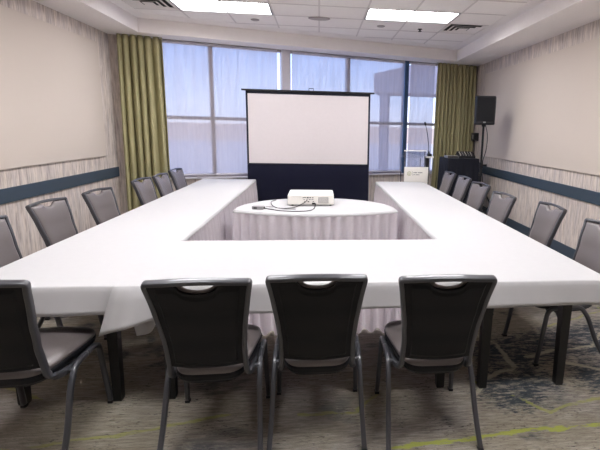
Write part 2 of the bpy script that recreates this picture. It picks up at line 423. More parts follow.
# ---------------------------------------------------------------- window wall
wf = bmesh.new()
def mull(x, wd, y0, y1): box(wf, (sX(x)-wd/2, y0, .75), (sX(x)+wd/2, y1, ZS), TW)
mull(-1.735, .06, .03, .13); mull(.545, .06, .03, .13); mull(-2.6, .05, .03, .13); mull(2.6, .05, .03, .13)
box(wf, (s0, .04, 1.69), (s1, .12, 1.745), TW); box(wf, (s0, .03, ZS-.04), (s1, .13, ZS), TW); box(wf, (s0, .03, .735), (s1, .13, .79), TW)
win = struct('window_1', wf, BLUEM, label='floor-to-soffit window band behind the sheer shades')
wf = bmesh.new(); mull(1.69, .085, .02, .135); ob('mullion', wf, mat('backlit_aluminium', (62, 88, 122), .45, metal=.3), win)  # backlit shade of this mullion painted into the metal as darker blue
gb = bmesh.new(); box(gb, (s0, .075, .79), (s1, .081, ZS-.04), TW); ob('pane', gb, GLASS, win)
pb = bmesh.new(); box(pb, (sX(-.565)-.075, -.02, .76), (sX(-.565)+.075, .13, ZS), TW); struct('trim_7', pb, PIER, label='pale pier between the window bays')
sb = bmesh.new(); box(sb, (s0-.02, -.05, .725), (s1+.02, .03, .75), TW, bev=.004); struct('trim_8', sb, PIER, label='pale window sill ledge')
for x0, x1, lb in ((-2.56, -.71, 'sheer roller shade on the left window bay beside the olive curtain'),
                   (-.468, 1.625, 'sheer roller shade on the middle window bay behind the screen'),
                   (1.755, 2.27, 'narrow sheer roller shade on the right window bay behind the lectern')):
    bm = bmesh.new(); n = 24
    R = []
    for z in (.80, 1.3, 1.9, 2.4, 2.86):
        R.append([bm.verts.new(TW @ Vector((sX(x0)+(sX(x1)-sX(x0))*i/n, .004+.0015*math.sin(i*1.3), z))) for i in range(n+1)])
    for A, B in zip(R, R[1:]):
        for i in range(n): bm.faces.new((A[i], A[i+1], B[i+1], B[i]))
    sh = tag(ob('roller_shade', bm, SHADE), lb, 'window shade', 'sheer roller shades')
    bm = bmesh.new(); box(bm, (sX(x0), -.006, .785), (sX(x1), .014, .81), TW, bev=.003); ob('hem_bar', bm, PIER, sh)
    bm = bmesh.new(); cyl(bm, TW @ Vector((sX(x0), .008, 2.875)), TW @ Vector((sX(x1), .008, 2.875)), .018); ob('roller', bm, PIER, sh)

def curtain(x0, x1, label, seed):
    rnd = random.Random(seed)
    a, b = sX(x0), sX(x1); n = 260; npl = int((b-a)*11.5)
    ph = [rnd.uniform(-.5, .5) for _ in range(npl+2)]; amp = [rnd.uniform(.036, .068) for _ in range(npl+2)]
    bm = bmesh.new(); rows = []
    zs = [.015, .3, .6, .9, 1.2, 1.5, 1.8, 2.1, 2.4, 2.6, 2.75, 2.83, 2.895]
    for z in zs:
        t = z/2.9; row = []
        for i in range(n+1):
            q = i/n; k = q*npl; j = int(k); fr = k-j
            A = amp[j]*(1-fr)+amp[j+1]*fr; p = ph[j]*(1-fr)+ph[j+1]*fr
            A *= (1.0-.45*max(0, (t-.85)/.15))
            flare = 1+.055*(1-t)
            s = (a+b)/2+(q-.5)*(b-a)*flare+.02*math.sin(2*PI*k+p+1.2*(1-t)*p)*(.6)
            y = -.125-A*math.cos(2*PI*k+p*2.2+(1-t)*p*1.6)
            row.append((s, y, z))
        rows.append(row)
    V = [[bm.verts.new(TW @ Vector(q)) for q in r] for r in rows]
    for A, B in zip(V, V[1:]):
        for i in range(n): bm.faces.new((A[i], A[i+1], B[i+1], B[i]))
    o = ob('curtain', bm, CURT, smooth=True)
    md = o.modifiers.new('thick', 'SOLIDIFY'); md.thickness = .004; md.offset = 0
    tag(o, label, 'curtain', 'olive pleated curtains')
    r = bmesh.new(); box(r, (a+.01, -.12, 2.878), (b-.01, -.09, 2.898), TW); ob('curtain_track', r, PIER, o)
curtain(-2.98, -2.40, 'olive green pleated curtain in the left corner beside the window', 3)
curtain(2.235, 3.10, 'olive green pleated curtain in the right corner behind the black draped table', 5)

# outdoors
bm = bmesh.new(); box(bm, (-60, 9.9, -.3), (70, 120, -.2)); o = struct('ground', bm, LIGHTG, label='pale paved ground outside the windows')
cp = empty('entrance_canopy', (3.5, 16, -.2)); tag(cp, 'gabled canopy on square posts outside, seen through the right window shade', 'canopy')
bm = bmesh.new()
b = bmesh.new(); pr = [(-1.63, 3.07), (3.9, 3.02), (3.9, 5.1), (-1.63, 3.67)]
A = [b.verts.new((x, 0, z)) for x, z in pr]; B = [b.verts.new((x+(.3 if x < 0 else 0), 1.6, z)) for x, z in pr]
b.faces.new(A); b.faces.new(B[::-1])
for i in range(4): b.faces.new((A[i], B[i], B[(i+1) % 4], A[(i+1) % 4]))
join(bm, b); ob('roof', bm, STUCCO, cp)
for x, y in ((-1.25, .15), (3.5, .15), (-1.0, 1.3), (3.5, 1.3)):
    bm = bmesh.new(); box(bm, (x-.12, y-.12, 0), (x+.12, y+.12, 3.06)); ob('post', bm, STUCCO, cp)
bm = bmesh.new(); box(bm, (-45, 60, -.2), (60, 60.4, 1.9)); o = ob('boundary_wall', bm, LIGHTG); tag(o, 'low grey boundary wall far outside beyond the paving', 'wall')

# ---------------------------------------------------------------- ceiling fixtures
GLOW = emis('troffer_diffuser', (252, 251, 252), LAMP)
def troffer(x0, x1, y0, label):
    c = ((x0+x1)/2, y0+.305, ZC); t = empty('ceiling_light', c); tag(t, label, 'ceiling light', 'recessed ceiling troffers')
    hx, hy = (x1-x0)/2-.006, .299
    bm = bmesh.new()
    for lo, hi in (((-hx, -hy, -.006), (hx, -hy+.022, .08)), ((-hx, hy-.022, -.006), (hx, hy, .08)), ((-hx, -hy, -.006), (-hx+.022, hy, .08)), ((hx-.022, -hy, -.006), (hx, hy, .08))): box(bm, lo, hi)
    box(bm, (-hx, -hy, .08), (hx, hy, .09)); ob('housing', bm, GREYP, t)
    bm = bmesh.new(); box(bm, (-hx+.024, -hy+.024, .055), (hx-.024, hy-.024, .061)); ob('diffuser', bm, GLOW, t)
    for yv in (-.09, .09):
        bm = bmesh.new(); box(bm, (-hx+.024, yv-.005, .045), (hx-.024, yv+.005, .054)); ob('divider', bm, WHITEP, t)
labs = {(0, 0): 'long lit troffer in the ceiling above the left of the screen', (0, 1): 'long lit troffer in the ceiling above the right of the screen'}
rown = ['', 'second row from the window', 'third row from the window', 'row nearest the back wall']
for i, ty in enumerate(TYS):
    for j, (a, b) in enumerate(TX):
        troffer(a, b, ty, labs.get((i, j), 'lit ceiling troffer overhead, %s side, %s' % (('left', 'right')[j], rown[i])))
DIFFM = mat('diffuser_white', (242, 236, 234), .6)
def air(q, label):
    cxx, cyy = (q[0]+q[2])/2, (q[1]+q[3])/2; t = empty('air_diffuser', (cxx, cyy, ZC)); tag(t, label, 'ceiling vent', 'square ceiling air diffusers')
    h = (q[2]-q[0])/2-.012; g = .298
    bm = bmesh.new(); box(bm, (-h, -g, .03), (h, g, .035)); ob('backing', bm, DARKSLOT, t)
    for k, (s, zz) in enumerate(((1.0, -.004), (.74, -.012), (.5, -.016))):
        bm = bmesh.new(); a, bb = s, s-.16
        for sg in (-1, 1):
            # sloping louvre blades: outer edge low, inner edge high
            for ax in (0, 1):
                P = []
                for (r, z) in ((a, zz), (bb, zz+.014)):
                    X, Y = h*r, g*r
                    P.append([(-X, sg*Y, z), (X, sg*Y, z)] if ax == 0 else [(sg*X, -Y, z), (sg*X, Y, z)])
                v = [bm.verts.new(p) for p in (P[0][0], P[0][1], P[1][1], P[1][0])]
                v2 = [bm.verts.new((p.co.x, p.co.y, p.co.z+.003)) for p in v]
                bm.faces.new(v); bm.faces.new(v2[::-1])
                for i in range(4): bm.faces.new((v[i], v2[i], v2[(i+1) % 4], v[(i+1) % 4]))
        ob('louvre', bm, DIFFM, t)
    bm = bmesh.new(); box(bm, (-h*.24, -g*.24, -.012), (h*.24, g*.24, -.006), bev=.002); ob('center_plate', bm, DIFFM, t)
air(DIFF[0], 'square air diffuser in the ceiling left of the left troffer')
air(DIFF[1], 'square air diffuser in the ceiling right of the right troffer')
def lathe(bm, prof, c=(0, 0, 0), n=24):
    rs = [[(c[0]+r*math.cos(2*PI*k/n), c[1]+r*math.sin(2*PI*k/n), c[2]+z) for k in range(n)] for r, z in prof]
    loft(bm, rs)
DISC = mat('disc_grey', (168, 158, 156), .5)
bm = bmesh.new(); lathe(bm, [(.15, 0), (.15, -.010), (.135, -.016), (.05, -.018), (.01, -.018)]); bmesh.ops.transform(bm, matrix=Matrix.Translation((0, 6.68, ZC-.006)) @ Matrix.Diagonal((1, .55, 1, 1)), verts=bm.verts); o = ob('ceiling_speaker', bm, DISC, smooth=False); tag(o, 'round flat grey disc on the ceiling centre above the screen', 'ceiling disc')
for x, y, r, nm, lb, mt in ((-.908, 6.98, .06, 'sprinkler_cover', 'small round sprinkler cover beside the left troffer', DISC), (.906, 7.01, .06, 'sprinkler_cover', 'small round sprinkler cover behind the right troffer', DISC)):
    bm = bmesh.new(); lathe(bm, [(r, 0), (r, -.006), (r*.85, -.012), (.01, -.013)], (x, y, ZC)); tag(ob(nm, bm, mt), lb, 'sprinkler', 'round sprinkler covers')
bm = bmesh.new(); lathe(bm, [(.035, 0), (.035, -.005), (.014, -.008), (.012, -.03), (.028, -.034), (.028, -.037), (.004, -.042)], (1.51, 7.09, ZC)); tag(ob('ceiling_sprinkler', bm, DARKSLOT), 'small dark sprinkler head hanging between right troffer and air diffuser', 'sprinkler')

# ---------------------------------------------------------------- chair
def lerp(T, x):
    for (a, va), (b, vb) in zip(T, T[1:]):
        if x <= b: k = (x-a)/(b-a); k = max(0, k); k = k*k*(3-2*k)*.4+k*.6; return va+(vb-va)*k
    return T[-1][1]
BY = [(.40, -.205), (.50, -.248), (.62, -.282), (.78, -.330), (.95, -.385)]     # backrest centre line: z -> y
BW = [(.40, .172), (.50, .172), (.60, .173), (.70, .182), (.80, .195), (.88, .208), (.95, .220)]   # half width
def bp(u, z, off=0.0):
    """point on the backrest; u -1..1 across, off forward"""
    wd = lerp(BW, z); y = lerp(BY, z); y2 = lerp(BY, z+.02); y -= .016*(1-u*u)
    nrm = Vector((0, .02, -(y2-lerp(BY, z)))).normalized()
    return Vector((u*wd, y, z))+nrm*off
def dip(x, hw=.078, d=.036):
    return d*math.sqrt(max(0, 1-(x/hw)**2)) if abs(x) < hw else 0
def make_chair():
    t = empty('banquet_chair')
    # seat cushion
    def outline(s, inset=0):
        pts = []
        for k in range(40):
            a = 2*PI*k/40; c, q = math.cos(a), math.sin(a)
            X = math.copysign(abs(c)**.42, c); Y = math.copysign(abs(q)**.42, q)
            hw = .197+.033*Y-.006
            pts.append((X*(hw-inset)*s, -.012+Y*(.254-inset)*s))
        return pts
    def crown(x, y): return .010*(1-(x/.23)**2)
    bm = bmesh.new(); R = []
    for ins, z in ((.03, .435), (.008, .438), (.002, .446), (.001, .453), (.006, .463), (.02, .470), (.045, .475), (.11, .478), (.17, .479)):
        R.append([(x, y, z+crown(x, y)*(z > .45)) for x, y in outline(1, ins)])
    loft(bm, R); ob('seat', bm, VINYL, t, smooth=True)
    bm = bmesh.new(); loft(bm, [[(x, y, z) for x, y in outline(1, i)] for i, z in ((.05, .388), (.016, .396), (.002, .415), (-.002, .436), (.002, .446), (.01, .447))]); ob('seat_pan', bm, SHELL, t)
    # back frame: one bent tube, from under the seat up, across the top and down again
    L = []
    for z in (.48, .54, .60, .66, .72, .78, .84, .89): L.append(bp(1, z))
    base = [Vector((.196, .10, .388)), Vector((.192, -.02, .386)), Vector((.186, -.12, .392)), Vector((.180, -.19, .412)), Vector((.175, -.232, .447))]
    top = [bp(1, .921), bp(.992, .934), bp(.965, .9385), bp(.90, .940), bp(.6, .944), bp(.3, .948), bp(0, .949)]
    half = base+L+top
    path = half+[Vector((-p.x, p.y, p.z)) for p in half[-2::-1]]
    P = smooth_path(path, 3)
    def side(i, p):
        z = p.z
        if z < .47:
            k = (z-.386)/.09; return Vector((0, .35+.65*max(0, k), -.9*(1-max(0, k))+.12))
        return Vector((0, 1, .3))
    bm = bmesh.new(); sweep(bm, P, .023, .036, side, 12, power=4); ob('back_frame', bm, FRAME, t, smooth=True)
    # dark rear shell with the grip cut out below the top bar
    zt = lambda x: .936-dip(x)-(.026 if abs(x) < .078 else .026*max(0, 1-(abs(x)-.078)/.02) if abs(x) < .098 else 0)*.35
    def shell(off):
        def f(u, v):
            uu = (u*2-1)*.96; x = uu*.2; top_ = zt(x); zb = .497-.010*(1-uu*uu); z = zb+(top_-zb)*v
            r = max(abs(u*2-1), abs(v*2-1)); rise = 0
            if off < 0: rise = -.006 if r < .86 else 0
            return bp(uu, z, off+rise)
        return f
    bm = bmesh.new(); slab_grid(bm, shell(.0), shell(-.012), 44, 28); ob('back_shell', bm, SHELL, t, smooth=False)
    # front pad
    def pad(front):
        def f(u, v):
            uu = (u*2-1)*.93; x = uu*.2; top_ = .927-dip(x, .062, .03)+.005*(1-uu*uu); z = .497+(top_-.497)*v
            a = 1-abs(u*2-1)**10; b_ = 1-abs(v*2-1)**14
            return bp(uu, z, (.010+.016*math.sqrt(max(0, a*b_))) if front else .002)
        return f
    bm = bmesh.new(); slab_grid(bm, pad(True), pad(False), 40, 32); ob('backrest', bm, VINYL, t, smooth=True)
    # legs: each side is an arch; split at its crown into a front and a rear leg
    for s in (-1, 1):
        xs = .221*s
        rear = [(xs, .03, .412), (xs, -.04, .411), (xs, -.085, .400), (xs*1.005, -.115, .372), (xs*1.01, -.155, .31), (xs*1.04, -.225, .15), (xs*1.07, -.31, .012)]
        frnt = [(xs, .03, .412), (xs, .10, .411), (xs, .145, .400), (xs*1.005, .168, .372), (xs*1.01, .18, .31), (xs*1.03, .205, .15), (xs*1.05, .23, .012)]
        for pts in (rear, frnt):
            bm = bmesh.new(); sweep(bm, smooth_path(pts, 4), .030, .026, Vector((1, 0, 0)), 10, power=3.5); lg = ob('leg', bm, FRAME, t, smooth=True)
            q = pts[-1]; bm = bmesh.new(); box(bm, (q[0]-.014, q[1]-.017, 0), (q[0]+.014, q[1]+.017, .016), bev=.003); ob('foot_glide', bm, BLACKP, lg)
    bm = bmesh.new(); sweep(bm, [Vector((-.22, .12, .398)), Vector((.22, .12, .398))], .03, .015, Vector((0, 0, 1)), 8); sweep(bm, [Vector((-.22, -.10, .396)), Vector((.22, -.10, .396))], .03, .015, Vector((0, 0, 1)), 8); ob('crossbar', bm, FRAME, t)
    return t
proto = make_chair(); used = [False]
def copy_tree(o, parent=None):
    c = o.copy(); COL.objects.link(c)
    if parent: c.parent = parent
    for ch in list(o.children): copy_tree(ch, c)
    return c
def chair(x, y, rz, label, group):
    o = proto if not used[0] else copy_tree(proto); used[0] = True
    o.location = (x, y, 0); o.rotation_euler = (0, 0, rz); tag(o, label, 'chair', group)
R_ = math.radians
gf = 'banquet chairs along the near side of the tables'
chair(-1.43, 2.32, R_(1), 'grey banquet chair at the far left of the near row, cut by the frame', gf)
chair(-.524, 2.30, R_(1.5), 'grey banquet chair near side, back to us, left of the centre one', gf)
chair(-.006, 2.335, 0, 'middle grey banquet chair of the three at the white cross table, back to us', gf)
chair(.588, 2.30, R_(-.5), 'grey banquet chair near side, back to us, right of the centre one', gf)
gl = 'banquet chairs along the left wall'
for x, y, a, lb in ((-1.82, 3.16, 2, 'taupe chair by the left wall, nearest to us, cut by the frame'), (-1.88, 3.975, 7, 'taupe chair by the left wall, second from the front, below the rail'),
                    (-1.80, 4.67, 8, 'taupe chair by the left wall, third from the front'), (-1.753, 5.69, 6, 'taupe chair by the left wall, first of the three before the olive curtain'),
                    (-1.71, 6.25, 3, 'taupe chair by the left wall, middle of the three before the olive curtain'), (-1.745, 7.0, 5, 'taupe chair by the left wall, farthest, next to the window')):
    chair(x, y, -PI/2-R_(a)+0, lb, gl)
gr = 'banquet chairs along the right wall'
for x, y, a, lb in ((1.72, 3.03, 4, 'taupe chair by the right wall, nearest to us, legs visible under the cloth'), (1.75, 3.895, 1, 'taupe chair by the right wall, second from the front'),
                    (1.586, 4.557, 7, 'taupe chair by the right wall, third from the front'), (1.675, 5.50, 8, 'taupe chair by the right wall, in front of the speaker stand'),
                    (1.71, 6.31, 3, 'taupe chair by the right wall, second from the far end, before the black drape'), (1.70, 7.0, 4, 'taupe chair by the right wall, farthest, before the black drape')):
    chair(x, y, PI/2+R_(a), lb, gr)

# ---------------------------------------------------------------- tables under the cloths
def table(x0, x1, y0, y1, label, along, lx=None):
    t = empty('folding_table', ((x0+x1)/2, (y0+y1)/2, 0)); hx, hy = (x1-x0)/2, (y1-y0)/2
    tag(t, label, 'table', 'conference tables under the white cloths')
    bm = bmesh.new(); box(bm, (-hx, -hy, .715), (hx, hy, .745), bev=.004); ob('tabletop', bm, WOODB, t)
    bm = bmesh.new()
    for s in (-1, 1):
        box(bm, (-hx+.1, s*(hy-.12)-.01, .65), (hx-.1, s*(hy-.12)+.01, .715))
    ob('apron', bm, BLACK, t)
    for a in (-1, 1):
        for b in (-1, 1):
            X, Y = (lx[a > 0] if lx else a*(hx-.145)), b*(hy-.14)
            bm = bmesh.new(); loft(bm, [[(X+i*h, Y+j*h, z) for i, j in ((-1, -1), (1, -1), (1, 1), (-1, 1))] for z, h in ((0, .022), (.015, .024), (.715, .031))]); ob('leg', bm, BLACK, t)
LX0, LX1, RX0, RX1 = -1.86, -1.03, .94, 1.725
IN = .02
for k, (a, b, w_) in enumerate(((2.44, 4.13, 'near end of'), (4.135, 5.83, 'middle of'), (5.835, 7.53, 'window end of'))):
    table(LX0, LX1-.035, a, b, 'black-legged table hidden under the white cloth, %s the left row' % w_, 1, (-.22, .295))
    table(RX0+.03, RX1-.01, a-.03, b-.12*(k == 2)-.03, 'black-legged table hidden under the white cloth, %s the right row' % w_, 1, (-.31, .20))
table(LX1+.02, RX0-.03, 2.44, 3.34, 'black-legged cross table under the white cloth joining both rows', 0)

def cloth_mesh(x0, x1, y0, y1, drop, z=.752, seed=0, wav=.008, extra=None):
    """tablecloth: flat top, soft edge, hanging sides. drop = (left, right, near, far)"""
    rnd = random.Random(seed); bm = bmesh.new()
    per = []     # perimeter points with outward direction and drop
    step = .035
    def run(a, b, n, d0, d1):
        L_ = (Vector(b)-Vector(a)).length; k = max(2, int(L_/step))
        for i in range(k): p = Vector(a).lerp(Vector(b), i/k); per.append((p, Vector(n), d0))
    def corner(c, n0, n1, da, db):
        for i in range(1, 5):
            t = i/5; n = (Vector(n0)*(1-t)+Vector(n1)*t).normalized(); per.append((Vector(c), n, da*(1-t)+db*t))
    l, r, nr, fr = drop
    run((x0, y0), (x1, y0), (0, -1), nr, nr); corner((x1, y0), (0, -1), (1, 0), nr, r)
    run((x1, y0), (x1, y1), (1, 0), r, r); corner((x1, y1), (1, 0), (0, 1), r, fr)
    run((x1, y1), (x0, y1), (0, 1), fr, fr); corner((x0, y1), (0, 1), (-1, 0), fr, l)
    run((x0, y1), (x0, y0), (-1, 0), l, l); corner((x0, y0), (-1, 0), (0, -1), l, nr)
    f1, f2, f3 = rnd.uniform(3, 5), rnd.uniform(7, 10), rnd.uniform(0, 6)
    rings = []; s = 0
    S = []
    for i, (p, n, d) in enumerate(per):
        if i: s += max((p-per[i-1][0]).length, .012)
        S.append(s)
    for lev in range(9):
        rg = []
        for i, (p, n, d) in enumerate(per):
            if lev == 0: q = p-n*.008; zz = z
            elif lev == 1: q = p-n*.002; zz = z-.001
            elif lev == 2: q = p+n*.003; zz = z-.006
            else:
                t = (lev-2)/6
                wv = (math.sin(S[i]*f1+f3)+.6*math.sin(S[i]*f2+2*f3)+.35*math.sin(S[i]*19+f3))*wav*t*min(1, d/.15)
                q = p+n*(.006+.010*t*min(1, d/.15)+wv+.006*t); zz = z-.006-(d-.006)*t+(.006*math.sin(S[i]*2.1+f3)*t if d > .1 else 0)
            rg.append((q.x, q.y, zz))
        rings.append(rg)
    V = [[bm.verts.new(p) for p in r] for r in rings]; n = len(per)
    for A, B in zip(V, V[1:]):
        for k in range(n):
            try: bm.faces.new((A[k], B[k], B[(k+1) % n], A[(k+1) % n]))
            except ValueError: pass
    bm.faces.new(V[0])
    if extra: extra(bm)
    return bm
def cloth(bm, label):
    o = ob('tablecloth', bm, CLOTH, smooth=True)
    for p in o.data.polygons:
        if abs(p.normal.z) > .995: p.use_smooth = False
    md = o.modifiers.new('thick', 'SOLIDIFY'); md.thickness = .0015; md.offset = 0
    tag(o, label, 'tablecloth', 'white tablecloths'); return o
def sheet(bm, f, nu, nv):
    G = [[bm.verts.new(f(i/nu, j/nv)) for i in range(nu+1)] for j in range(nv+1)]
    for j in range(nv):
        for i in range(nu): bm.faces.new((G[j][i], G[j][i+1], G[j+1][i+1], G[j+1][i]))
def tail(bm):
    # loose corner of the left cloth curling out beneath the joint
    def f(u, v):
        x = -1.005+.13*u+.03*v*(1-u); z = .62-.145*v-.02*math.sin(PI*u)+.06*u*u*v
        y = 2.418+.03*math.sin(u*PI*1.3)+.025*v*(u-.3)
        return (x, y, z)
    sheet(bm, f, 12, 10)
cloth(cloth_mesh(LX0-.005, LX1+.0, 2.435, 7.56, (.155, .03, .150, .155), z=.7495, seed=1, extra=tail), 'long white tablecloth over the left row of tables')
cloth(cloth_mesh(RX0+.0, RX1+.005, 2.405, 7.40, (.03, .155, .150, .155), z=.7495, seed=2), 'long white tablecloth over the right row of tables')
def bar_cloth():
    bm = bmesh.new(); x0, x1, y0, y1, z = -1.075, .985, 2.412, 3.40, .7535
    nx, ny = 60, 16
    # top
    for_top = lambda u, v: (x0+(x1-x0)*u+.012*math.sin(v*9)*(u < .02 or u > .98), y0+(y1-y0)*v, z+.0004*math.sin(u*23+v*5))
    vv = [0, .006]+[j/ny for j in range(1, ny)]+[.994, 1]; ny = len(vv)-1
    G = [[bm.verts.new(for_top(i/nx, q)) for i in range(nx+1)] for q in vv]
    for j in range(ny):
        for i in range(nx): bm.faces.new((G[j][i], G[j][i+1], G[j+1][i+1], G[j+1][i]))
    # near overhang with the pointed corner at its left end
    prev = G[0]
    for lev in range(1, 10):
        t = lev/9; row = []
        for i in range(nx+1):
            u = i/nx; x = x0+(x1-x0)*u; e = max(0, 1-(x-x0)/.33)   # 1 at left end
            d = .150+.105*e**1.6
            xx = x-.075*t*e**2.2
            y = y0-.007-.012*t-.006*t*math.sin(x*7+1)-.004*t*math.sin(x*17)-.055*t*e*(.55+.45*math.cos(e*10))-.012*e
            zz = z-.004-d*t+.008*t*math.sin(x*3)*(1-e)
            if t < .12: y = y0-.007-.008*e
            row.append(bm.verts.new((xx, y, zz)))
        for i in range(nx): bm.faces.new((prev[i], row[i], row[i+1], prev[i+1]))
        prev = row
    prev = G[-1]
    for lev in range(1, 3):
        row = [bm.verts.new((x0+(x1-x0)*i/nx, y1+.006+.004*math.sin(i*.7), z-.015*lev)) for i in range(nx+1)]
        for i in range(nx): bm.faces.new((prev[i], prev[i+1], row[i+1], row[i]))
        prev = row
    return bm
bc = cloth(bar_cloth(), 'white tablecloth over the cross table with its pointed corner hanging at the left joint')
bc.modifiers['thick'].thickness = .003

def skirt(pts, label, z0=.012, z1=.738, closed=False, pleat=.085, amp=.026, seed=0, clips=0, parent=None):
    rnd = random.Random(seed); P = [Vector((x, y)) for x, y in pts]
    if closed: P.append(P[0])
    # resample
    ln = [0]
    for a, b in zip(P, P[1:]): ln.append(ln[-1]+(b-a).length)
    tot = ln[-1]; n = int(tot/.009); bm = bmesh.new(); rows = []
    base = []
    for i in range(n+1):
        s = tot*i/n
        for k in range(len(P)-1):
            if s <= ln[k+1]+1e-9: break
        q = P[k].lerp(P[k+1], (s-ln[k])/(ln[k+1]-ln[k])); d = (P[k+1]-P[k]).normalized(); base.append((q, Vector((d.y, -d.x)), s))
    cyc = []; ph = 0
    f = [rnd.uniform(.75, 1.3) for _ in range(int(tot/pleat)+4)]
    for q, nn, s in base:
        ph += 2*PI*(tot/n)/pleat*f[int(s/pleat)]; cyc.append(ph)
    for z, a in ((z0, 1.5), (z0+.12, 1.35), (.35, 1.1), (.55, .9), (.66, .6), (.71, .3), (min(z1, .728), .12)):
        row = []
        for i, (q, nn, s) in enumerate(base):
            c = math.sin(cyc[i]); c = math.copysign(abs(c)**.7, c)
            o_ = a*amp*(c+.35*math.sin(cyc[i]*.31+seed))+(1-z/.74)*.015
            p = q+nn*o_; row.append(bm.verts.new((p.x, p.y, z)))
        rows.append(row)
    for A, B in zip(rows, rows[1:]):
        for i in range(n): bm.faces.new((A[i], A[i+1], B[i+1], B[i]))
    o = ob('table_skirt', bm, SKIRT, parent, smooth=True)
    if not parent: tag(o, label, 'table skirt', 'white pleated table skirts')
    return o
skirt([(LX1-.004, 3.44), (LX1-.004, 7.56)], 'white pleated skirt along the inner side of the left row', seed=1)
skirt([(RX0+.004, 7.40), (RX0+.004, 3.44)], 'white pleated skirt along the inner side of the right row', seed=2)
skirt([(RX0-.03, 3.36), (LX1+.03, 3.36)], 'white pleated skirt behind the cross table, seen beneath its cloth', seed=3)

# ---------------------------------------------------------------- half-round centre table
def dshape(g=0):
    pts = []
    for i in range(17):
        u = -1+2*i/16; pts.append((-.02+u*(.845+g), 4.50+.23*u*u-g))
    for i in range(1, 32):
        a = PI*i/32; c, q = math.cos(a), math.sin(a)
        pts.append((-.02+(.845+g)*math.copysign(abs(c)**.9, c), 4.73+(.82+g)*abs(q)**.9))
    return pts
ct = empty('half_round_table', (-.02, 5.0, 0)); tag(ct, 'half-round table inside the U carrying the white projector', 'table')
def rel(pts): return [(x+.02, y-5.0) for x, y in pts]
bm = bmesh.new(); prism(bm, rel(dshape(-.01)), .715, .744); ob('tabletop', bm, WOODB, ct)
for x, y in ((-.55, -.25), (.55, -.25), (-.4, .35), (.4, .35)):
    bm = bmesh.new(); cyl(bm, (x, y, 0), (x, y, .715), .018); ob('leg', bm, BLACK, ct)
bm = bmesh.new(); D0 = dshape(0)
loft(bm, [[(x, y, .722) for x, y in dshape(.017)], [(x, y, .738) for x, y in dshape(.016)], [(x, y, .744) for x, y in dshape(.008)], [(x, y, .7485) for x, y in dshape(.006)], [(x, y, .7505) for x, y in dshape(-.004)]])
o = ob('tablecloth', bm, CLOTH); tag(o, 'white cloth top on the half-round projector table', 'tablecloth')
skirt(dshape(.012), 'white box-pleated skirt round the half-round projector table', closed=True, pleat=.115, amp=.020, seed=6)

# ---------------------------------------------------------------- projector, adapter and cables
pj = empty('projector', (-.09, 5.17, .7505)); tag(pj, 'white boxy projector on the half-round table, its ports facing us', 'projector')
bm = bmesh.new(); box(bm, (-.25, -.19, .012), (.255, .22, .125), bev=.012); ob('housing', bm, WHITEP, pj)
bm = bmesh.new(); box(bm, (.085, -.193, .032), (.195, -.188, .098), bev=.002)
gr_ = ob('vent_grille', bm, GREYP, pj)
bm = bmesh.new()
for k in range(9): box(bm, (.09, -.196, .036+k*.0068), (.19, -.192, .0385+k*.0068))
ob('slat', bm, WHITEP, gr_)
bm = bmesh.new()
for (x, z, w_, h) in ((-.08, .092, .012, .009), (-.06, .094, .02, .008), (-.032, .092, .022, .012), (-.004, .093, .02, .009), (.024, .092, .012, .01), (-.07, .07, .016, .005), (-.04, .066, .014, .008), (-.01, .072, .018, .006), (.02, .072, .022, .004), (-.06, .048, .02, .007), (-.025, .048, .018, .009), (.03, .05, .014, .006)):
    box(bm, (x-w_/2, -.193, z-h/2), (x+w_/2, -.188, z+h/2))
ob('port', bm, DARKSLOT, pj)
bm = bmesh.new(); box(bm, (.015, -.195, .018), (.05, -.186, .036)); ob('power_socket', bm, BLACK, pj)
bm = bmesh.new(); box(bm, (-.22, -.1915, .10), (-.10, -.1895, .102)); ob('seam', bm, GREYP, pj)
bm = bmesh.new(); cyl(bm, (-.12, .20, .07), (-.12, .25, .07), .045, .04); ob('lens', bm, BLACK, pj)
for x, y in ((-.2, -.15), (.22, -.15), (-.2, .18), (.22, .18)):
    bm = bmesh.new(); cyl(bm, (x, y, 0), (x, y, .014), .012); ob('foot', bm, BLACK, pj)
ZT = .7505
bm = bmesh.new(); tube(bm, [(-.13, 4.975, .822), (-.15, 4.93, .80), (-.25, 4.84, ZT+.012), (-.36, 4.79, ZT+.005), (-.46, 4.86, ZT+.005), (-.52, 5.05, ZT+.005), (-.54, 5.25, ZT+.005), (-.5, 5.36, ZT+.005)], .0045)
tag(ob('projector_cable', bm, BLACKP), 'thin dark video cable looping from the projector ports to the table back', 'cable')
bm = bmesh.new(); tube(bm, [(-.035, 4.975, .778), (-.04, 4.92, .765), (-.05, 4.80, ZT+.005), (-.10, 4.66, ZT+.005), (-.25, 4.62, ZT+.005), (-.40, 4.66, ZT+.005), (-.50, 4.74, ZT+.005), (-.565, 4.77, ZT+.008)], .0045)
tag(ob('projector_cable', bm, BLACKP), 'thin dark power cable from the projector to the small grey box', 'cable')
ad = empty('adapter_box', (-.63, 4.77, ZT)); ad.rotation_euler.z = R_(-8); tag(ad, 'small grey adapter box lying at the left of the projector table', 'adapter')
bm = bmesh.new(); box(bm, (-.06, -.03, 0), (.06, .03, .034), bev=.005); ob('housing', bm, GREYP, ad)
bm = bmesh.new(); box(bm, (.061, -.018, .008), (.068, .018, .026)); ob('connector', bm, DARKSLOT, ad)
bm = bmesh.new(); box(bm, (-.04, -.0335, .010), (-.005, -.030, .024)); ob('port', bm, DARKSLOT, ad)
bm = bmesh.new(); tube(bm, [(-.55, 4.80, ZT+.02), (-.48, 4.90, ZT+.005), (-.42, 4.80, ZT+.005), (-.33, 4.74, ZT+.005), (-.24, 4.75, ZT+.005)], .004)
tag(ob('projector_cable', bm, GREYP), 'short pale grey lead coiled by the adapter box', 'cable')

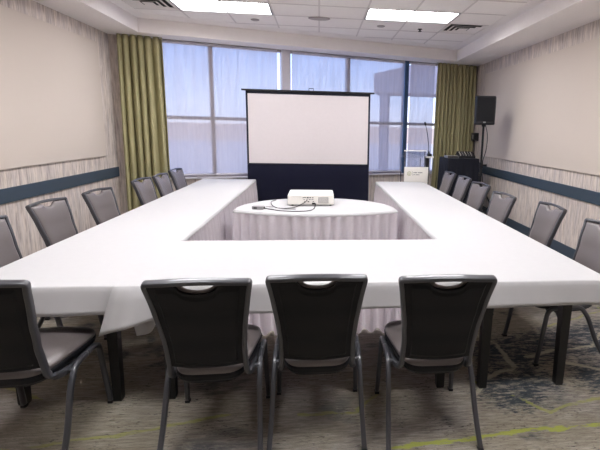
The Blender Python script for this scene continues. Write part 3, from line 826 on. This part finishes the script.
# ---------------------------------------------------------------- projection screen
SY = 7.75
ps = empty('projection_screen', (-.165, SY, 0)); tag(ps, 'portable pull-up projection screen with white surface and black lower border', 'projection screen')
bm = bmesh.new(); box(bm, (-.988, -.002, 1.0), (.988, .002, 2.13)); ob('white_surface', bm, SCREENW, ps)
bm = bmesh.new(); box(bm, (-1.018, -.001, .14), (1.018, .003, .999)); ob('black_drop', bm, BLKFAB, ps)
bm = bmesh.new()
box(bm, (-1.018, -.004, 1.0), (-.988, .004, 2.17)); box(bm, (.988, -.004, 1.0), (1.018, .004, 2.17)); box(bm, (-1.018, -.004, 2.13), (1.018, .004, 2.18)); box(bm, (-1.018, -.004, .985), (1.018, .003, 1.003))
ob('black_border', bm, NAVYC, ps)
bm = bmesh.new(); box(bm, (-1.085, -.02, 2.172), (1.085, .02, 2.20), bev=.006); tb = ob('top_bar', bm, BLACK, ps)
bm = bmesh.new(); sweep(bm, [Vector(p) for p in ((.0, 0, 2.198), (.0, 0, 2.235), (.075, 0, 2.235), (.075, 0, 2.198))], .012, .014, Vector((0, 1, 0)), 8); ob('handle', bm, BLACK, tb)
bm = bmesh.new(); box(bm, (-1.07, -.07, .02), (1.07, .07, .16), bev=.012); cs = ob('case', bm, BLACK, ps)
for s in (-1, 1):
    bm = bmesh.new(); box(bm, (s*.8-.03, -.26, 0), (s*.8+.03, .26, .022), bev=.004); ob('foot', bm, BLACK, cs)
bm = bmesh.new(); cyl(bm, (-.3, .03, .16), (.0, .03, 1.2), .014); cyl(bm, (.3, .03, .16), (.0, .03, 1.2), .014); cyl(bm, (0, .03, 1.2), (0, .015, 2.18), .014); ob('support_pole', bm, BLACK, ps)

# ---------------------------------------------------------------- lectern
le = empty('lectern', (1.615, 7.58, 0)); tag(le, 'clear acrylic lectern with a white sign front, before the right window', 'lectern')
bm = bmesh.new(); box(bm, (-.17, -.03, .985), (.165, -.022, 1.24), bev=.002); ob('acrylic_front', bm, ACRYL, le)
for s in (-.18, .165):
    bm = bmesh.new(); box(bm, (s-.007, -.035, .03), (s+.007, -.018, 1.25), bev=.003); ob('upright', bm, INK, le)
    bm = bmesh.new(); box(bm, (s-.007, .30, .03), (s+.007, .315, 1.12), bev=.003); ob('upright', bm, INK, le)
bm = bmesh.new()
b = bmesh.new(); v = [b.verts.new(p) for p in ((-.19, -.05, 1.25), (.18, -.05, 1.25), (.18, .34, 1.12), (-.19, .34, 1.12))]; v2 = [b.verts.new((q.co.x, q.co.y, q.co.z+.01)) for q in v]
b.faces.new(v); b.faces.new(v2[::-1])
for i in range(4): b.faces.new((v[i], v2[i], v2[(i+1) % 4], v[(i+1) % 4]))
join(bm, b); ob('reading_shelf', bm, ACRYL, le)
bm = bmesh.new(); box(bm, (-.20, -.058, 1.25), (.19, -.046, 1.268), bev=.003); ob('shelf_edge', bm, WHITEP, le)
bm = bmesh.new(); box(bm, (-.185, -.052, .62), (.225, -.036, .985), bev=.002); sg = ob('sign_panel', bm, WHITEP, le)
bm = bmesh.new()
n = 24
for r0, r1 in ((.030, .036), (.016, .019)):
    a = [[bm.verts.new((-.10+r*math.cos(2*PI*k/n), y, .875+r*math.sin(2*PI*k/n))) for k in range(n)] for r, y in ((r0, -.053), (r1, -.053), (r1, -.052), (r0, -.052))]
    for A, B in zip(a, a[1:]+a[:1]):
        for k in range(n): bm.faces.new((A[k], A[(k+1) % n], B[(k+1) % n], B[k]))
box(bm, (-.104, -.0532, .858), (-.096, -.052, .884))
ob('logo', bm, OLIVE, sg)
bm = bmesh.new(); box(bm, (-.045, -.0532, .84), (-.042, -.052, .915)); x = -.025
rn = random.Random(4)
for w_ in (.012, .006, .011, .012, 0, .011, .01, .012, .012, .010):
    if w_: box(bm, (x, -.0532, .884), (x+w_, -.052, .900))
    x += (w_ or .009)+.005
x = -.025
for w_ in (.011, .008, 0, .010, .011, .010, .006, .009):
    if w_: box(bm, (x, -.0532, .850), (x+w_, -.052, .862))
    x += (w_ or .007)+.004
ob('sign_lettering', bm, INK, sg)
bm = bmesh.new(); box(bm, (-.20, -.02, 0), (.20, .36, .03), bev=.006); ob('base', bm, INK, le)
st = empty('equipment_pedestal', (1.86, 7.68, 0)); tag(st, 'slim black pedestal with a white top beside the lectern', 'pedestal')
bm = bmesh.new(); box(bm, (-.035, -.05, .0), (.02, .10, 1.135), bev=.004); ob('column', bm, BLACK, st)
bm = bmesh.new(); box(bm, (-.05, -.08, 1.137), (.09, .12, 1.165), bev=.006); ob('top', bm, WHITEP, st)
mc = empty('gooseneck_microphone', (1.885, 7.68, 1.165)); tag(mc, 'black gooseneck microphone leaning left on the white pedestal top', 'microphone')
bm = bmesh.new(); box(bm, (-.035, -.05, 0), (.035, .05, .045), bev=.008); cyl(bm, (-.01, 0, .045), (-.012, 0, .09), .018, .012); ob('base', bm, BLACKP, mc)
bm = bmesh.new(); tube(bm, [(-.012, 0, .08), (-.025, 0, .22), (-.05, 0, .38), (-.085, 0, .52)], .006); ob('gooseneck', bm, BLACKP, mc)
bm = bmesh.new(); cyl(bm, (-.085, 0, .515), (-.098, 0, .565), .013, .016); cyl(bm, (-.098, 0, .565), (-.10, 0, .575), .016, .008); ob('capsule', bm, BLACKP, mc)

# ---------------------------------------------------------------- draped equipment table
dt = empty('draped_table', (2.585, 8.17, 0), R_(0)); tag(dt, 'tall table under a black drape in the right corner', 'table')
bm = bmesh.new(); box(bm, (-.295, -.27, 1.08), (.265, .3, 1.11)); ob('tabletop', bm, BLACK, dt)
for a in (-.25, .22):
    for b_ in (-.22, .25):
        bm = bmesh.new(); cyl(bm, (a, b_, 0), (a, b_, 1.08), .016); ob('leg', bm, BLACK, dt)
bm = bmesh.new(); per = []
for i in range(160):
    q = i/160*4; k = int(q); f_ = q-k
    c = [(-.30, -.275), (.27, -.275), (.27, .305), (-.30, .305)]; a_, b_ = c[k], c[(k+1) % 4]
    nn = [(0, -1), (1, 0), (0, 1), (-1, 0)][k]; per.append((a_[0]+(b_[0]-a_[0])*f_, a_[1]+(b_[1]-a_[1])*f_, nn, q))
R = []
for z, am in ((.01, 1), (.4, .8), (.8, .45), (1.05, .15), (1.112, 0), (1.118, -1)):
    R.append([((x if am >= 0 else x*.98)+nn[0]*max(0, am)*(.02+.016*math.sin(q*34)), (y if am >= 0 else y*.98)+nn[1]*max(0, am)*(.02+.016*math.sin(q*34)), z) for x, y, nn, q in per])
loft(bm, R); ob('drape', bm, NAVYC, dt, smooth=False)
mi = empty('audio_mixer', (2.68, 8.13, 1.13), R_(-6)); tag(mi, 'black audio mixer tilted up on the draped table', 'audio mixer'); mi.location.z = 1.119
def wedge(bm, x0, x1, y0, y1, h0, h1):
    b = bmesh.new(); v = [b.verts.new(p) for p in ((x0, y0, 0), (x1, y0, 0), (x1, y1, 0), (x0, y1, 0), (x0, y0, h0), (x1, y0, h0), (x1, y1, h1), (x0, y1, h1))]
    for f in ((0, 3, 2, 1), (4, 5, 6, 7), (0, 1, 5, 4), (1, 2, 6, 5), (2, 3, 7, 6), (3, 0, 4, 7)): b.faces.new([v[i] for i in f])
    join(bm, b)
bm = bmesh.new(); wedge(bm, -.15, .15, -.12, .14, .03, .11); ob('housing', bm, BLACKP, mi)
for i in range(5):
    bm = bmesh.new(); zz = lambda y: .03+.08*(y+.12)/.26
    for j in range(3): y = -.07+.07*j; cyl(bm, (-.11+.05*i, y, zz(y)-.002), (-.11+.05*i, y-.004, zz(y)+.018), .009, .007, 10)
    ob('knob', bm, SILV if i % 2 else WHITEP, mi)
rc = empty('wireless_receiver', (2.40, 8.09, 1.119), R_(3)); tag(rc, 'flat silver-topped receiver on the left of the draped table', 'receiver')
bm = bmesh.new(); box(bm, (-.11, -.09, 0), (.11, .09, .04), bev=.004); ob('housing', bm, SILV, rc)
bm = bmesh.new(); box(bm, (-.10, -.093, .008), (.10, -.089, .032)); ob('front_panel', bm, BLACKP, rc)
bm = bmesh.new(); cyl(bm, (.09, .07, .03), (.13, .07, .10), .005); ob('antenna', bm, BLACKP, rc)
bm = bmesh.new(); cyl(bm, (-.09, .07, .03), (-.11, .07, .08), .005); ob('antenna', bm, BLACKP, rc)

# ---------------------------------------------------------------- speaker on stand
SX, SYY = 2.675, 7.3
ss = empty('speaker_stand', (SX, SYY, 0)); tag(ss, 'black tripod stand holding the loudspeaker by the right wall', 'speaker stand')
bm = bmesh.new(); cyl(bm, (0, 0, .62), (0, 0, 1.70), .0175); cyl(bm, (0, 0, .12), (0, 0, 1.06), .022); ob('pole', bm, BLACK, ss)
for z in (1.05, .72):
    bm = bmesh.new(); cyl(bm, (0, 0, z-.045), (0, 0, z+.045), .032); ob('collar', bm, BLACKP, ss)
bm = bmesh.new(); cyl(bm, (.03, -.01, 1.05), (.09, -.02, 1.05), .014, .02); ob('knob', bm, BLACKP, ss)
for k in range(3):
    a = R_(140+120*k); d = Vector((math.cos(a), math.sin(a), 0))
    bm = bmesh.new(); cyl(bm, d*.03+Vector((0, 0, .72)), d*.50+Vector((0, 0, .02)), .013); lg = ob('leg', bm, BLACK, ss)
    bm = bmesh.new(); cyl(bm, d*.485+Vector((0, 0, .045)), d*.512+Vector((0, 0, .002)), .018); ob('rubber_foot', bm, BLACKP, lg)
    bm = bmesh.new(); cyl(bm, d*.02+Vector((0, 0, .22)), d*.27+Vector((0, 0, .36)), .008); ob('brace', bm, BLACK, ss)
sp = empty('loudspeaker', (SX, SYY, 1.71), R_(-12)); tag(sp, 'black loudspeaker on the tripod stand in front of the beige panel', 'loudspeaker')
bm = bmesh.new(); oc = [(-.15, -.13), (.15, -.13), (.165, -.08), (.11, .13), (-.11, .13), (-.165, -.08)]
def scl(k, dz=0): return [(x*k, y*k) for x, y in oc]
loft(bm, [[(x, y, z) for x, y in scl(k)] for z, k in ((0, .93), (.012, 1), (.435, 1), (.45, .94))]); hs = ob('cabinet', bm, BLACKP, sp)
bm = bmesh.new(); box(bm, (-.136, -.137, .05), (.136, -.129, .425), bev=.003); gl_ = ob('grille', bm, SHELL, sp)
bm = bmesh.new(); box(bm, (-.028, -.139, .028), (.012, -.130, .048), bev=.001); ob('badge', bm, SILV, sp)
bm = bmesh.new(); cyl(bm, (0, 0, -.03), (0, 0, .004), .03); ob('pole_socket', bm, BLACK, sp)
bm = bmesh.new(); cyl(bm, (0, -.1385, .16), (0, -.137, .16), .09); ob('woofer_ring', bm, SHELL, gl_)
bm = bmesh.new(); tube(bm, [(SX+.04, SYY+.09, 1.78), (SX+.12, SYY+.12, 1.55), (SX+.10, SYY+.08, 1.3), (SX+.04, SYY+.035, 1.12), (SX+.03, SYY+.03, .95), (SX+.06, SYY+.05, .8), (SX+.02, SYY+.04, .62), (SX-.1, SYY+.12, .3), (SX-.16, SYY+.3, .012)], .006)
tag(ob('speaker_cable', bm, BLACKP), 'thin black cable hanging from the loudspeaker down its stand', 'cable')
bm = bmesh.new()
for k in range(3):
    pts = [(SX+.085*math.cos(2*PI*i/14), SYY-.045-.008*k, .66+(.085+.006*k)*math.sin(2*PI*i/14)) for i in range(14)]
    sweep(bm, smooth_path(pts, 2, True), .009, .009, Vector((0, 1, .1)), 6, True, 2)
tag(ob('cable_coil', bm, BLACKP), 'coiled black cable hung on the front of the speaker stand', 'cable')
wb = empty('wall_control_box', (XR, 9.06, 1.41)); tag(wb, 'black wall-mounted box between the olive curtain and the loudspeaker', 'control box')
bm = bmesh.new(); box(bm, (-.09, -.11, 0), (0, .11, .16), bev=.01); ob('housing', bm, BLACKP, wb)
bm = bmesh.new(); box(bm, (-.094, -.045, .035), (-.089, .04, .125)); ob('display', bm, GREYP, wb)
bm = bmesh.new(); tube(bm, [(-.04, .02, .0), (-.03, .03, -.15), (-.05, .0, -.4), (-.02, .02, -.62), (-.012, .02, -.75)], .006); ob('cord', bm, BLACKP, wb)
